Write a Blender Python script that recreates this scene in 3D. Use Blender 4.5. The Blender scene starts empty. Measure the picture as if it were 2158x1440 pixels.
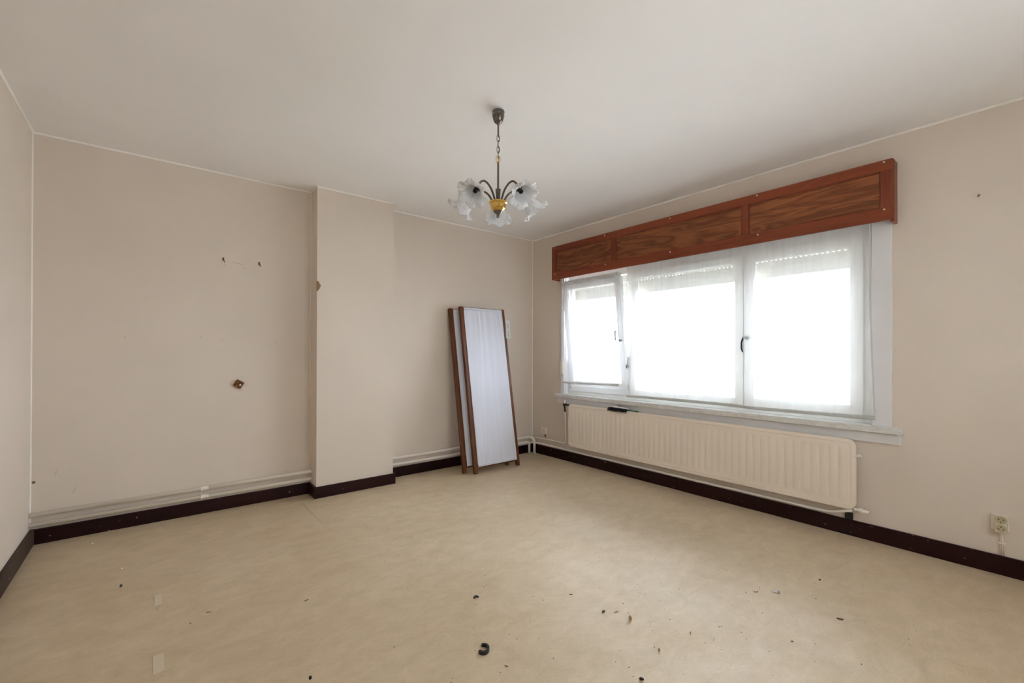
import bpy, bmesh, math, random
from mathutils import Vector, Matrix, noise
random.seed(7)
PI = math.pi
SC = bpy.context.scene
COL = SC.collection

# ---------------------------------------------------------------- camera, sky, exposure
YAW, PITCH, ROLL, FPX, CYPX, HC = 0.683, 0.0041, 0.0023, 928.11, 740.35, 1.3062
cam_data = bpy.data.cameras.new('camera')
cam_data.sensor_fit = 'HORIZONTAL'
cam_data.sensor_width = 36.0
cam_data.lens = FPX * 36.0 / 2158.0
cam_data.shift_y = (CYPX - 720.0) / 2158.0
cam_data.clip_start = 0.02
cam = bpy.data.objects.new('camera', cam_data)
COL.objects.link(cam)
_f = Vector((math.sin(YAW) * math.cos(PITCH), math.cos(YAW) * math.cos(PITCH), math.sin(PITCH)))
_r = Vector((math.cos(YAW), -math.sin(YAW), 0))
_u = _r.cross(_f)
_r, _u = _r * math.cos(ROLL) + _u * math.sin(ROLL), _u * math.cos(ROLL) - _r * math.sin(ROLL)
cam.matrix_world = Matrix(((_r.x, _u.x, -_f.x, 0), (_r.y, _u.y, -_f.y, 0), (_r.z, _u.z, -_f.z, HC), (0, 0, 0, 1)))
SC.camera = cam

world = bpy.data.worlds.new('sky')
SC.world = world
world.use_nodes = True
_bg = world.node_tree.nodes['Background']
_bg.inputs['Color'].default_value = (0.79, 0.885, 1.0, 1)      # bright overcast sky
_bg.inputs['Strength'].default_value = 18.0

SC.view_settings.view_transform = 'Standard'
SC.view_settings.look = 'None'
SC.view_settings.gamma = 1.0
SC.view_settings.use_curve_mapping = False
SC.view_settings.exposure = 0.20
SC.cycles.max_bounces = 9
SC.cycles.diffuse_bounces = 6
SC.cycles.transparent_max_bounces = 12
SC.cycles.sample_clamp_indirect = 12.0

# room (metres): window wall X = XR, chimney wall Y = YB
XL, XR, YB, YF, H = -0.646, 3.906, 4.369, -1.00, 2.8
BX0, BX1, BY = 1.1345, 1.8595, 4.1676
# window opening
WY0, WY1, WZ0, WZ1 = 0.80, 3.77, 0.763, 2.36

# added window for fill daylight, in the unseen wall behind the camera
VX0, VX1, VZ0, VZ1 = 1.00, 2.90, .90, 2.10
def area_portal(name, loc, sx, sy, rot):
    l = bpy.data.lights.new(name, 'AREA'); l.shape = 'RECTANGLE'; l.size = sx; l.size_y = sy
    l.cycles.is_portal = True
    o = bpy.data.objects.new(name, l); COL.objects.link(o); o.location = loc; o.rotation_euler = rot
    return o
area_portal('window_sky_portal', (4.25, (WY0 + WY1) / 2, (WZ0 + WZ1) / 2), WZ1 - WZ0 + .3, WY1 - WY0 + .3, (0, PI / 2, 0))

area_portal('fill_window_portal', ((VX0 + VX1) / 2, YF - .33, (VZ0 + VZ1) / 2), VX1 - VX0 + .2, VZ1 - VZ0 + .2, (PI / 2, 0, 0))  # sampling portal of the added fill window

# ---------------------------------------------------------------- materials
def mat(name, col=(.5, .5, .5), rough=.5, metal=0.0, spec=.5):
    m = bpy.data.materials.new(name); m.use_nodes = True
    b = m.node_tree.nodes['Principled BSDF']
    b.inputs['Base Color'].default_value = (*col, 1)
    b.inputs['Roughness'].default_value = rough
    b.inputs['Metallic'].default_value = metal
    b.inputs['Specular IOR Level'].default_value = spec
    return m, m.node_tree, b
def N(nt, t, **kw):
    n = nt.nodes.new(t)
    for k, v in kw.items():
        if k in n.inputs: n.inputs[k].default_value = v
        else: setattr(n, k, v)
    return n
def coords(nt, scale=(1, 1, 1)):
    tc = N(nt, 'ShaderNodeTexCoord'); mp = N(nt, 'ShaderNodeMapping')
    mp.inputs['Scale'].default_value = scale
    nt.links.new(tc.outputs['Object'], mp.inputs['Vector'])
    return mp.outputs['Vector']
def noisetex(nt, vec, scale, detail=4, rough=.55, dist=0):
    n = N(nt, 'ShaderNodeTexNoise'); n.inputs['Scale'].default_value = scale
    n.inputs['Detail'].default_value = detail; n.inputs['Roughness'].default_value = rough
    n.inputs['Distortion'].default_value = dist
    nt.links.new(vec, n.inputs['Vector']); return n.outputs['Fac']
def ramp(nt, fac, stops):
    r = N(nt, 'ShaderNodeValToRGB'); e = r.color_ramp.elements
    while len(e) < len(stops): e.new(.5)
    for i, (p, c) in enumerate(stops):
        e[i].position = p; e[i].color = (*c, 1) if len(c) == 3 else c
    nt.links.new(fac, r.inputs['Fac']); return r.outputs['Color']
def mixc(nt, fac, a, b, mode='MIX'):
    m = N(nt, 'ShaderNodeMix', data_type='RGBA', blend_type=mode)
    for s, v in ((m.inputs[0], fac), (m.inputs[6], a), (m.inputs[7], b)):
        if hasattr(v, 'is_linked'): nt.links.new(v, s)
        else: s.default_value = v if isinstance(v, float) else (*v, 1)
    return m.outputs[2]
def bump(nt, b, h, strength, dist=.002):
    n = N(nt, 'ShaderNodeBump'); n.inputs['Strength'].default_value = strength; n.inputs['Distance'].default_value = dist
    nt.links.new(h, n.inputs['Height']); nt.links.new(n.outputs['Normal'], b.inputs['Normal'])

def paint_mat(name, col, rough=.75, var=.05, dirt=None, spec=.3, bs=.15):
    m, nt, b = mat(name, col, rough, 0, spec)
    v = coords(nt)
    lo = tuple(c * (1 - var) for c in col); hi = tuple(min(1, c * (1 + var)) for c in col)
    c = ramp(nt, noisetex(nt, v, 1.3, 5), [(.3, lo), (.7, hi)])
    if dirt:
        d = ramp(nt, noisetex(nt, v, dirt[1], 3, .6, .4), [(dirt[2], (0, 0, 0)), (min(1, dirt[2] + .03), (1, 1, 1))])
        c = mixc(nt, d, c, dirt[0])
    nt.links.new(c, b.inputs['Base Color'])
    bump(nt, b, noisetex(nt, v, 160, 3), bs, .001)
    return m
M = {}
M['wall'] = paint_mat('wall_paint', (.745, .655, .565), .8, .03, ((.50, .43, .36), 26, .765))
M['ceiling'] = paint_mat('ceiling_paint', (.89, .87, .85), .85, .02)
M['bead'] = paint_mat('bead_paint', (.92, .885, .83), .7, .03)
M['cream'] = paint_mat('cream_enamel', (.90, .80, .68), .38, .04, None, .5, .05)
M['pipe'] = paint_mat('pipe_enamel', (.84, .79, .71), .4, .05, ((.40, .31, .22), 22, .72), .5, .05)
M['white'] = paint_mat('white_lacquer', (.80, .80, .80), .3, .02, None, .5, .02)
M['casing'] = paint_mat('casing_paint', (.78, .77, .775), .45, .03, None, .5, .05)
M['frame'] = paint_mat('frame_lacquer', (.83, .83, .78), .3, .02, None, .5, .02)
M['ivory'] = paint_mat('ivory_plastic', (.74, .68, .52), .35, .03, None, .5, .02)
M['ivory_cup_shade'] = paint_mat('ivory_recess_shade', (.52, .46, .29), .4, .03, None, .5, .02)  # darker ivory, shade of the recess put into the colour
M['shutter'] = paint_mat('shutter_plastic', (.60, .585, .52), .45, .04)
M['skirt'] = paint_mat('maroon_skirting_paint', (.017, .0022, .0018), .42, .3, ((.55, .45, .36), 34, .70), .22, .2)
M['skirt_grey'] = paint_mat('dusty_skirting_paint', (.062, .040, .029), .6, .3, ((.40, .33, .26), 20, .70), .2, .3)
M['scuff'] = paint_mat('scuffed_paint', (.45, .37, .30), .9, .2)
M['plaster'] = paint_mat('bare_plaster', (.26, .17, .085), .9, .2)
M['black'] = mat('black_plastic', (.012, .012, .014), .35)[0]
M['darkgreen'] = mat('dark_green_plastic', (.008, .014, .009), .35)[0]
M['green'] = mat('green_plastic', (.03, .16, .09), .4)[0]
M['bristle'] = mat('black_bristle', (.012, .013, .018), .7)[0]
M['screw'] = mat('screw_metal', (.75, .73, .68), .35, .6)[0]
M['brass'] = mat('polished_brass', (.75, .50, .14), .18, 1.0)[0]
M['bronze'] = mat('dark_bronze', (.17, .145, .125), .24, .9)[0]
M['hinge'] = mat('old_brass_hinge', (.12, .08, .035), .45, .8)[0]
M['steel'] = mat('grey_steel', (.35, .36, .38), .35, .9)[0]
M['bakelite'] = mat('black_bakelite', (.01, .01, .01), .4)[0]
M['paper'] = mat('white_paper', (.78, .78, .75), .8)[0]
M['ink'] = mat('grey_ink', (.12, .12, .15), .8)[0]
M['crumb'] = mat('dark_crumb', (.04, .025, .015), .8)[0]
M['tan'] = mat('tan_nut', (.40, .25, .11), .6)[0]
M['pale'] = mat('pale_bead', (.75, .70, .6), .5)[0]
M['foil'] = mat('foil_scrap', (.55, .53, .53), .35, .6)[0]
M['blockwood'] = mat('brown_block_wood', (.15, .055, .016), .7, 0, .15)[0]

def floor_mat():
    m, nt, b = mat('hardboard_floor', (.5, .4, .28), .4, 0, .7)
    v = coords(nt)
    c1 = ramp(nt, noisetex(nt, v, .9, 6, .6), [(.3, (.575, .45, .295)), (.7, (.695, .57, .41))])
    fib = ramp(nt, noisetex(nt, coords(nt, (14, 60, 14)), 3.0, 6, .7), [(.3, (.86, .85, .83)), (.7, (1, 1, 1))])
    c = mixc(nt, 1.0, c1, fib, 'MULTIPLY')
    mot = ramp(nt, noisetex(nt, coords(nt, (1, 1.6, 1)), 7.0, 6, .7, .5), [(.32, (.88, .86, .82)), (.68, (1.06, 1.06, 1.06))])
    c = mixc(nt, 1.0, c, mot, 'MULTIPLY')
    st = ramp(nt, noisetex(nt, coords(nt, (2.2, 5, 2)), 1.6, 4, .6, .8), [(.58, (0, 0, 0)), (.75, (.22, .22, .22))])
    c = mixc(nt, st, c, (.70, .60, .48))
    sp = ramp(nt, noisetex(nt, v, 75, 2, .5), [(.755, (0, 0, 0)), (.775, (.7, .7, .7))])
    c = mixc(nt, sp, c, (.16, .10, .06))
    nt.links.new(c, b.inputs['Base Color'])
    rr = ramp(nt, noisetex(nt, v, 2.5, 4), [(.3, (.46, .46, .46)), (.7, (.60, .60, .60))])
    nt.links.new(rr, b.inputs['Roughness'])
    bump(nt, b, noisetex(nt, v, 90, 4, .7), .25, .001)
    return m
M['floor'] = floor_mat()
M['patch'] = paint_mat('pale_glue_patch', (.64, .54, .405), .45, .06)

def wood(name, dark, light, along='y', scale=1.0, rough=.4, figure=True):
    m, nt, b = mat(name, light, rough, 0, .28)
    sc = {'y': (1.2, .55, 4.5), 'z': (6, 6, .5), 'x': (.55, 6, 6)}[along]
    v = coords(nt, tuple(s * scale for s in sc))
    n1 = noisetex(nt, v, 2.6, 3, .5, 1.1)
    w = N(nt, 'ShaderNodeMath', operation='MULTIPLY'); nt.links.new(n1, w.inputs[0]); w.inputs[1].default_value = 9.0 if figure else 4.0
    fr = N(nt, 'ShaderNodeMath', operation='PINGPONG'); nt.links.new(w.outputs[0], fr.inputs[0]); fr.inputs[1].default_value = 1.0
    c = ramp(nt, fr.outputs[0], [(.05, light), (.55, tuple((a + bb) / 2 for a, bb in zip(dark, light))), (.95, dark)])
    big = ramp(nt, noisetex(nt, v, .8, 2), [(.3, (.75, .75, .75)), (.7, (1.15, 1.15, 1.15))])
    c = mixc(nt, 1.0, c, big, 'MULTIPLY')
    fine = ramp(nt, noisetex(nt, coords(nt, tuple(40 * s for s in sc)), 2.0, 3), [(.3, (.82, .82, .82)), (.7, (1, 1, 1))])
    c = mixc(nt, 1.0, c, fine, 'MULTIPLY')
    nt.links.new(c, b.inputs['Base Color'])
    return m
M['ply'] = wood('stained_plywood', (.20, .058, .022), (.37, .125, .046), 'y', 1.0, .38)
M['pelmet'] = wood('pelmet_rail_wood', (.21, .042, .018), (.30, .07, .028), 'y', 1.0, .36, False)
M['pelmetv'] = wood('pelmet_stile_wood', (.18, .038, .017), (.25, .06, .026), 'z', 1.0, .36, False)
M['oak'] = wood('brown_screen_wood', (.06, .019, .008), (.17, .06, .024), 'z', 1.0, .4, False)
M['oakx'] = wood('brown_screen_rail_wood', (.08, .028, .011), (.19, .075, .03), 'x', 1.0, .4, False)

def marble():
    m, nt, b = mat('pale_marble', (.7, .69, .66), .3)
    v = coords(nt, (3, 3, 8))
    c = ramp(nt, noisetex(nt, v, 3.5, 7, .65, 1.5), [(.35, (.60, .58, .55)), (.55, (.74, .73, .70)), (.75, (.80, .79, .77))])
    nt.links.new(c, b.inputs['Base Color']); return m
M['marble'] = marble()

def sheer(name, transp, transl, col=(.92, .93, .95)):
    m = bpy.data.materials.new(name); m.use_nodes = True; nt = m.node_tree
    nt.nodes.remove(nt.nodes['Principled BSDF']); out = nt.nodes['Material Output']
    t = N(nt, 'ShaderNodeBsdfTransparent'); t.inputs['Color'].default_value = (1, 1, 1, 1)
    tl = N(nt, 'ShaderNodeBsdfTranslucent'); tl.inputs['Color'].default_value = (*col, 1)
    d = N(nt, 'ShaderNodeBsdfDiffuse'); d.inputs['Color'].default_value = (*col, 1)
    m1 = N(nt, 'ShaderNodeMixShader'); m1.inputs[0].default_value = transl
    nt.links.new(d.outputs[0], m1.inputs[1]); nt.links.new(tl.outputs[0], m1.inputs[2])
    m2 = N(nt, 'ShaderNodeMixShader')
    v = coords(nt, (1, 14, 1)); f = noisetex(nt, v, 2.0, 3)
    r = N(nt, 'ShaderNodeMapRange'); r.inputs['To Min'].default_value = transp + .05; r.inputs['To Max'].default_value = transp - .05
    nt.links.new(f, r.inputs['Value']); nt.links.new(r.outputs[0], m2.inputs[0])
    nt.links.new(m1.outputs[0], m2.inputs[1]); nt.links.new(t.outputs[0], m2.inputs[2])
    nt.links.new(m2.outputs[0], out.inputs['Surface'])
    return m
M['sheer'] = sheer('sheer_voile', .64, .13)
M['sheer_dense'] = sheer('sheer_voile_hem', .05, .15, (.66, .66, .64))
M['drape'] = sheer('added_fill_drape', .085, .8, (.90, .865, .81))  # warms and diffuses daylight from the added fill window
M['cloth'] = sheer('white_cotton', .08, .12, (.84, .86, .95))
M['frost'] = sheer('frosted_glass', .09, .35, (.86, .87, .88))
_nt = M['frost'].node_tree
_g = N(_nt, 'ShaderNodeBsdfGlossy'); _g.inputs['Roughness'].default_value = .25
_mx = N(_nt, 'ShaderNodeMixShader'); _mx.inputs[0].default_value = .08
_o = _nt.nodes['Material Output']; _src = _o.inputs['Surface'].links[0].from_socket
_nt.links.new(_src, _mx.inputs[1]); _nt.links.new(_g.outputs[0], _mx.inputs[2]); _nt.links.new(_mx.outputs[0], _o.inputs['Surface'])

def pane():
    m = bpy.data.materials.new('window_glass'); m.use_nodes = True; nt = m.node_tree
    nt.nodes.remove(nt.nodes['Principled BSDF']); out = nt.nodes['Material Output']
    t = N(nt, 'ShaderNodeBsdfTransparent'); t.inputs['Color'].default_value = (.97, .97, .97, 1)
    g = N(nt, 'ShaderNodeBsdfGlossy'); g.inputs['Roughness'].default_value = .02
    fr = N(nt, 'ShaderNodeFresnel'); fr.inputs['IOR'].default_value = 1.45
    mx = N(nt, 'ShaderNodeMixShader')
    nt.links.new(fr.outputs[0], mx.inputs[0]); nt.links.new(t.outputs[0], mx.inputs[1]); nt.links.new(g.outputs[0], mx.inputs[2])
    nt.links.new(mx.outputs[0], out.inputs['Surface']); return m
M['glass'] = pane()
def leafmat(name, a, bcol):
    m = bpy.data.materials.new(name); m.use_nodes = True; nt = m.node_tree
    b = nt.nodes['Principled BSDF']; b.inputs['Roughness'].default_value = .5
    c = ramp(nt, noisetex(nt, coords(nt), 3.0, 3), [(.3, a), (.7, bcol)])
    nt.links.new(c, b.inputs['Base Color'])
    tl = N(nt, 'ShaderNodeBsdfTranslucent'); nt.links.new(c, tl.inputs['Color'])
    mx = N(nt, 'ShaderNodeMixShader'); mx.inputs[0].default_value = .4
    o = nt.nodes['Material Output']; nt.links.new(b.outputs[0], mx.inputs[1]); nt.links.new(tl.outputs[0], mx.inputs[2]); nt.links.new(mx.outputs[0], o.inputs['Surface'])
    return m
M['leaf'] = leafmat('leaf_green', (.10, .19, .04), (.30, .38, .10))
M['leafy'] = leafmat('leaf_yellow_green', (.22, .30, .06), (.45, .42, .14))
M['bark'] = paint_mat('bark', (.12, .09, .065), .9, .3)
M['paving'] = paint_mat('pale_paving', (.62, .60, .57), .85, .08)
M['render'] = paint_mat('facade_render', (.70, .66, .62), .85, .04)

# ---------------------------------------------------------------- mesh helpers
def bm_new(): return bmesh.new()
def box(bm, x0, x1, y0, y1, z0, z1, bev=0):
    r = bmesh.ops.create_cube(bm, size=1.0)
    vs = r['verts']
    bmesh.ops.scale(bm, vec=(abs(x1 - x0), abs(y1 - y0), abs(z1 - z0)), verts=vs)
    bmesh.ops.translate(bm, vec=((x0 + x1) / 2, (y0 + y1) / 2, (z0 + z1) / 2), verts=vs)
    if bev:
        es = list({e for v in vs for e in v.link_edges})
        bmesh.ops.bevel(bm, geom=es, offset=bev, segments=2, affect='EDGES', profile=.5)
    return bm
def frames(path):
    pts = [Vector(p) for p in path]; T = []
    for i in range(len(pts)):
        a = pts[max(0, i - 1)]; b = pts[min(len(pts) - 1, i + 1)]
        T.append((b - a).normalized())
    n = T[0].orthogonal().normalized(); out = []
    for i in range(len(pts)):
        n = (n - T[i] * n.dot(T[i])); n = n.normalized() if n.length > 1e-6 else T[i].orthogonal().normalized()
        out.append((pts[i], n, T[i].cross(n)))
    return out
def tube(bm, path, rad, seg=12, caps=True, closed=False):
    fr = frames(path); rings = []
    for i, (p, n, b) in enumerate(fr):
        r = rad[i] if isinstance(rad, (list, tuple)) else rad
        rings.append([bm.verts.new(p + (n * math.cos(2 * PI * k / seg) + b * math.sin(2 * PI * k / seg)) * r) for k in range(seg)])
    m = len(rings)
    for i in range(m if closed else m - 1):
        a, c = rings[i], rings[(i + 1) % m]
        for k in range(seg):
            bm.faces.new((a[k], a[(k + 1) % seg], c[(k + 1) % seg], c[k]))
    if caps and not closed:
        bm.faces.new(rings[0][::-1]); bm.faces.new(rings[-1])
    return bm
def arc_path(points, rad, seg=6):
    """polyline with rounded corners"""
    P = [Vector(p) for p in points]; out = [P[0]]
    for i in range(1, len(P) - 1):
        a = (P[i - 1] - P[i]); b = (P[i + 1] - P[i]); la, lb = a.length, b.length
        a.normalize(); b.normalize(); d = min(rad, la * .49, lb * .49)
        s, e = P[i] + a * d, P[i] + b * d
        for k in range(seg + 1):
            t = k / seg
            out.append(s * (1 - t) ** 2 + P[i] * 2 * t * (1 - t) + e * t * t)
    out.append(P[-1]); return out
def smooth_path(pts, n=6):
    P = [Vector(p) for p in pts]; out = []
    for i in range(len(P) - 1):
        p0, p1, p2, p3 = P[max(i - 1, 0)], P[i], P[i + 1], P[min(i + 2, len(P) - 1)]
        for k in range(n):
            t = k / n
            out.append(.5 * ((2 * p1) + (p2 - p0) * t + (2 * p0 - 5 * p1 + 4 * p2 - p3) * t * t + (3 * p1 - p0 - 3 * p2 + p3) * t ** 3))
    out.append(P[-1]); return out
def lathe(bm, prof, seg=32, center=(0, 0, 0)):
    c = Vector(center); rings = []
    for r, z in prof:
        if r < 1e-5: rings.append([bm.verts.new(c + Vector((0, 0, z)))])
        else: rings.append([bm.verts.new(c + Vector((r * math.cos(2 * PI * k / seg), r * math.sin(2 * PI * k / seg), z))) for k in range(seg)])
    for a, b in zip(rings, rings[1:]):
        for k in range(seg):
            k2 = (k + 1) % seg
            if len(a) == 1 and len(b) == 1: continue
            if len(a) == 1: bm.faces.new((a[0], b[k2], b[k]))
            elif len(b) == 1: bm.faces.new((a[k], a[k2], b[0]))
            else: bm.faces.new((a[k], a[k2], b[k2], b[k]))
    return bm
def grid(bm, nu, nv, fn):
    vs = [[bm.verts.new(fn(i / nu, j / nv)) for i in range(nu + 1)] for j in range(nv + 1)]
    for j in range(nv):
        for i in range(nu):
            bm.faces.new((vs[j][i], vs[j][i + 1], vs[j + 1][i + 1], vs[j + 1][i]))
    return bm
def put(name, bm, material, parent=None, smooth=False, local=False, solid=0, label=None):
    bmesh.ops.recalc_face_normals(bm, faces=bm.faces[:])
    me = bpy.data.meshes.new(name); bm.to_mesh(me); bm.free()
    me.materials.append(M[material])
    if smooth:
        for p in me.polygons: p.use_smooth = True
    o = bpy.data.objects.new(name, me); COL.objects.link(o)
    if smooth and smooth != 'all':
        md = o.modifiers.new('edge', 'EDGE_SPLIT'); md.split_angle = math.radians(40)
    if solid:
        md = o.modifiers.new('thickness', 'SOLIDIFY'); md.thickness = solid; md.offset = 0
    if parent:
        o.parent = parent
        if not local and parent.type == 'EMPTY':
            o.matrix_parent_inverse = Matrix.Translation(-parent.location)
    if label: o['label'] = label
    return o
def struct(o): o['kind'] = 'structure'; return o
def tag(o, label, cat, group=None):
    o['label'] = label; o['category'] = cat
    if group: o['group'] = group
    return o
def thing(name, loc, label=None, cat=None, group=None, rot=(0, 0, 0), kind=None):
    o = bpy.data.objects.new(name, None); COL.objects.link(o); o.location = loc; o.rotation_euler = rot
    o.empty_display_size = .1
    if label: tag(o, label, cat, group)
    if kind: o['kind'] = kind
    return o
def boxpart(name, m, parent, x0, x1, y0, y1, z0, z1, bev=.002, local=False, **k):
    return put(name, box(bm_new(), x0, x1, y0, y1, z0, z1, bev), m, parent, local=local, **k)

# ---------------------------------------------------------------- room shell
TH = .28
o = struct(put('floor', box(bm_new(), XL - TH, XR + TH, YF - TH, YB + TH, -.15, 0), 'floor')); FLOOR = o
o = struct(put('ceiling', box(bm_new(), XL - TH, XR + TH, YF - TH, YB + TH, H, H + .2), 'ceiling'))
o = struct(put('wall_left', box(bm_new(), XL - TH, XL, YF - TH, YB + TH, 0, H), 'wall'))
WALL_BACK = struct(put('wall_back', box(bm_new(), XL, XR, YB, YB + TH, 0, H), 'wall'))
b = bm_new()
box(b, XL, VX0, YF - TH, YF, 0, H); box(b, VX1, XR, YF - TH, YF, 0, H)
box(b, VX0, VX1, YF - TH, YF, 0, VZ0); box(b, VX0, VX1, YF - TH, YF, VZ1, H)
o = struct(put('wall_front', b, 'wall'))
b = bm_new()
box(b, XR, XR + TH, YF - TH, WY0, 0, H); box(b, XR, XR + TH, WY1, YB + TH, 0, H)
box(b, XR, XR + TH, WY0, WY1, 0, WZ0); box(b, XR, XR + TH, WY0, WY1, WZ1, H)
o = struct(put('wall_right', b, 'wall'))
BR = struct(put('wall_breast', box(bm_new(), BX0, BX1, BY, YB, 0, H), 'wall'))
# bare plaster where the corner of the breast is knocked off
b = bm_new()
ring = [(-.004, .045), (.010, .047), (.022, .026), (.033, .012), (.026, -.012), (.016, -.030), (.004, -.045), (-.004, -.043)]
c0 = b.verts.new((BX0 + .008, BY - .0035, 1.902))
fr_ = [b.verts.new((BX0 + u, BY - .0012, 1.902 + v)) for u, v in ring]
bk_ = [b.verts.new((BX0 + u * .9, BY + .004, 1.902 + v * .9)) for u, v in ring]
for i in range(len(ring)):
    j = (i + 1) % len(ring)
    b.faces.new((c0, fr_[i], fr_[j])); b.faces.new((fr_[i], bk_[i], bk_[j], fr_[j]))
put('plaster_chip', b, 'plaster', BR)

# scratches and scuffs in the paint of the back wall
for x, z_, l, ang in ((.600, 2.030, .030, 1.4), (.580, 2.050, .016, .5), (.628, 2.098, .026, -.8), (.462, 2.040, .022, -.9), (.55, 2.062, .16, -.03), (-.165, 1.42, .035, .9), (.62, 1.02, .05, .1), (.44, 1.41, .03, .4), (.84, 1.40, .03, -.9), (.30, 1.43, .03, 1.4), (-.52, .47, .06, 1.3), (-.43, .33, .05, 1.2)):
    b = tube(bm_new(), [(-l / 2, 0, -.001), (-l / 6, 0, .0012), (l / 5, 0, -.0008), (l / 2, 0, .001)], [.0004, .0013, .0010, .0003], 6)
    b.transform(Matrix.Translation((x, YB - .0002, z_)) @ Matrix.Rotation(-ang, 4, 'Y'))
    put('scuff_mark', b, 'scuff', WALL_BACK)

# beads in the corners (thin paper edge)
tn = [0]
def trim(bm, m='bead', smooth=False):
    tn[0] += 1
    return struct(put('trim_%d' % tn[0], bm, m, smooth=smooth))
def strip_path(pts, r=.0095):
    bm = bm_new()
    return tube(bm, pts, r, 8)
zc = H - .003
trim(strip_path([(XL + .003, YB - .003, zc), (BX0, YB - .003, zc)]), smooth=True)
trim(strip_path([(BX0 - .0, BY - .003, zc), (BX1, BY - .003, zc)]), smooth=True)
trim(strip_path([(BX0 - .003, BY - .003, zc), (BX0 - .003, YB - .003, zc)], .005), smooth=True)
trim(strip_path([(BX1, YB - .003, zc), (XR, YB - .003, zc)]), smooth=True)
b = bm_new(); pts = []
for i in range(60):
    y = YB - .003 - i * (YB - YF) / 60
    pts.append((XR - .004 + .0015 * noise.noise((y * 5, 3, 0)), y, zc - .003 + .003 * noise.noise((y * 7, 0, 1))))
trim(tube(b, pts, .0095, 8), smooth=True)
trim(strip_path([(XL + .003, YF, zc), (XL + .003, YB, zc)]), smooth=True)
trim(strip_path([(XL + .002, YB - .002, .1), (XL + .002, YB - .002, H)], .006), smooth=True)
trim(strip_path([(XR - .002, YB - .002, .1), (XR - .002, YB - .002, H)], .005), smooth=True)
trim(strip_path([(BX0 - .001, YB - .002, .1), (BX0 - .001, YB - .002, H)], .003), smooth=True)

# baseboards
def base(name, segs, m='skirt', hgt=.102):
    b = bm_new()
    for s in segs: box(b, *s, 0, hgt, .003)
    return struct(put(name, b, m))
base('baseboard_back', [(XL + .02, BX0 - .02, YB - .02, YB), (BX1 + .02, XR - .02, YB - .02, YB)])
base('baseboard_breast', [(BX0 - .02, BX1 + .02, BY - .02, BY), (BX0 - .02, BX0, BY, YB), (BX1, BX1 + .02, BY, YB)])
base('baseboard_right', [(XR - .02, XR, YF, YB)], 'skirt', .112)
base('baseboard_left', [(XL, XL + .024, YF, YB)], 'skirt_grey', .104)
base('baseboard_front', [(XL + .024, XR - .02, YF, YF + .02)])

# floor covering: butted hardboard sheet and pale glue marks
b = box(bm_new(), 1.006, 2.0, 3.51, 4.135, .0, .0016, .0006)
put('hardboard_sheet', b, 'floor', FLOOR)
for (x0, x1, y0, y1) in ((.008, .04, 2.915, 3.045), (.003, .04, 2.30, 2.44), (.028, .056, 4.08, 4.21)):
    put('glue_mark', box(bm_new(), x0, x1, y0, y1, 0, .0012, .0005), 'patch', FLOOR)

# ---------------------------------------------------------------- window
WIN = thing('window_1', (XR, (WY0 + WY1) / 2, WZ0), kind='structure')
# sill: marble slab with ears in front of the wall
b = bm_new(); box(b, XR - .062, XR - .0005, .636, 3.900, WZ0, .807, .004); box(b, XR - .01, XR + .09, WY0 + .001, WY1 - .001, WZ0 + .001, .806)
put('window_sill', b, 'marble', WIN)
boxpart('apron', 'casing', WIN, XR - .02, XR - .0005, .647, 3.887, .690, WZ0 - .0005, .002)
boxpart('casing', 'casing', WIN, XR - .02, XR - .0005, .692, WY0, .807, 2.44)
boxpart('casing', 'casing', WIN, XR - .02, XR - .0005, WY1, 3.825, .807, 2.44)
boxpart('casing', 'casing', WIN, XR - .02, XR - .0005, WY0, WY1, WZ1, 2.44)
b = bm_new()
box(b, XR, XR + .06, WY0, WY0 + .008, .807, WZ1); box(b, XR, XR + .06, WY1 - .008, WY1, .807, WZ1); box(b, XR, XR + .06, WY0, WY1, WZ1 - .008, WZ1)
put('reveal_lining', b, 'casing', WIN)
FX0, FX1 = 3.966, 4.032
FR = boxpart('frame_rail', 'frame', WIN, FX0, FX1, WY0 + .008, WY1 - .008, .807, .868, .004)
boxpart('frame_rail', 'frame', WIN, FX0, FX1, WY0 + .008, WY1 - .008, 2.165, WZ1 - .008, .004)
boxpart('frame_stile', 'frame', WIN, FX0, FX1, WY0 + .008, .862, .868, 2.165, .004)
boxpart('frame_stile', 'frame', WIN, FX0, FX1, 3.715, WY1 - .008, .868, 2.165, .004)
boxpart('mullion', 'frame', WIN, FX0, FX1, 2.832, 2.902, .868, 2.165, .004)
boxpart('mullion', 'frame', WIN, FX0, FX1, 1.665, 1.715, .868, 2.165, .004)
def sash_members(b, x0, x1, y0, y1, z0, z1, w):
    box(b, x0, x1, y0, y1, z0, z0 + w, .005); box(b, x0, x1, y0, y1, z1 - w, z1, .005)
    box(b, x0, x1, y0, y0 + w, z0 + w, z1 - w, .004); box(b, x0, x1, y1 - w, y1, z0 + w, z1 - w, .004)
    return b
# middle and right lights (closed)
s = put('sash', sash_members(bm_new(), 3.950, 4.01, 1.695, 2.852, .85, 2.165, .068), 'frame', WIN)
boxpart('pane', 'glass', s, 3.985, 3.991, 1.755, 2.79, .91, 2.105, 0)
s2 = put('sash', sash_members(bm_new(), 3.950, 4.01, .86, 1.685, .85, 2.165, .080), 'frame', WIN)
boxpart('pane', 'glass', s2, 3.985, 3.991, .935, 1.61, .925, 2.09, 0)
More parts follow.
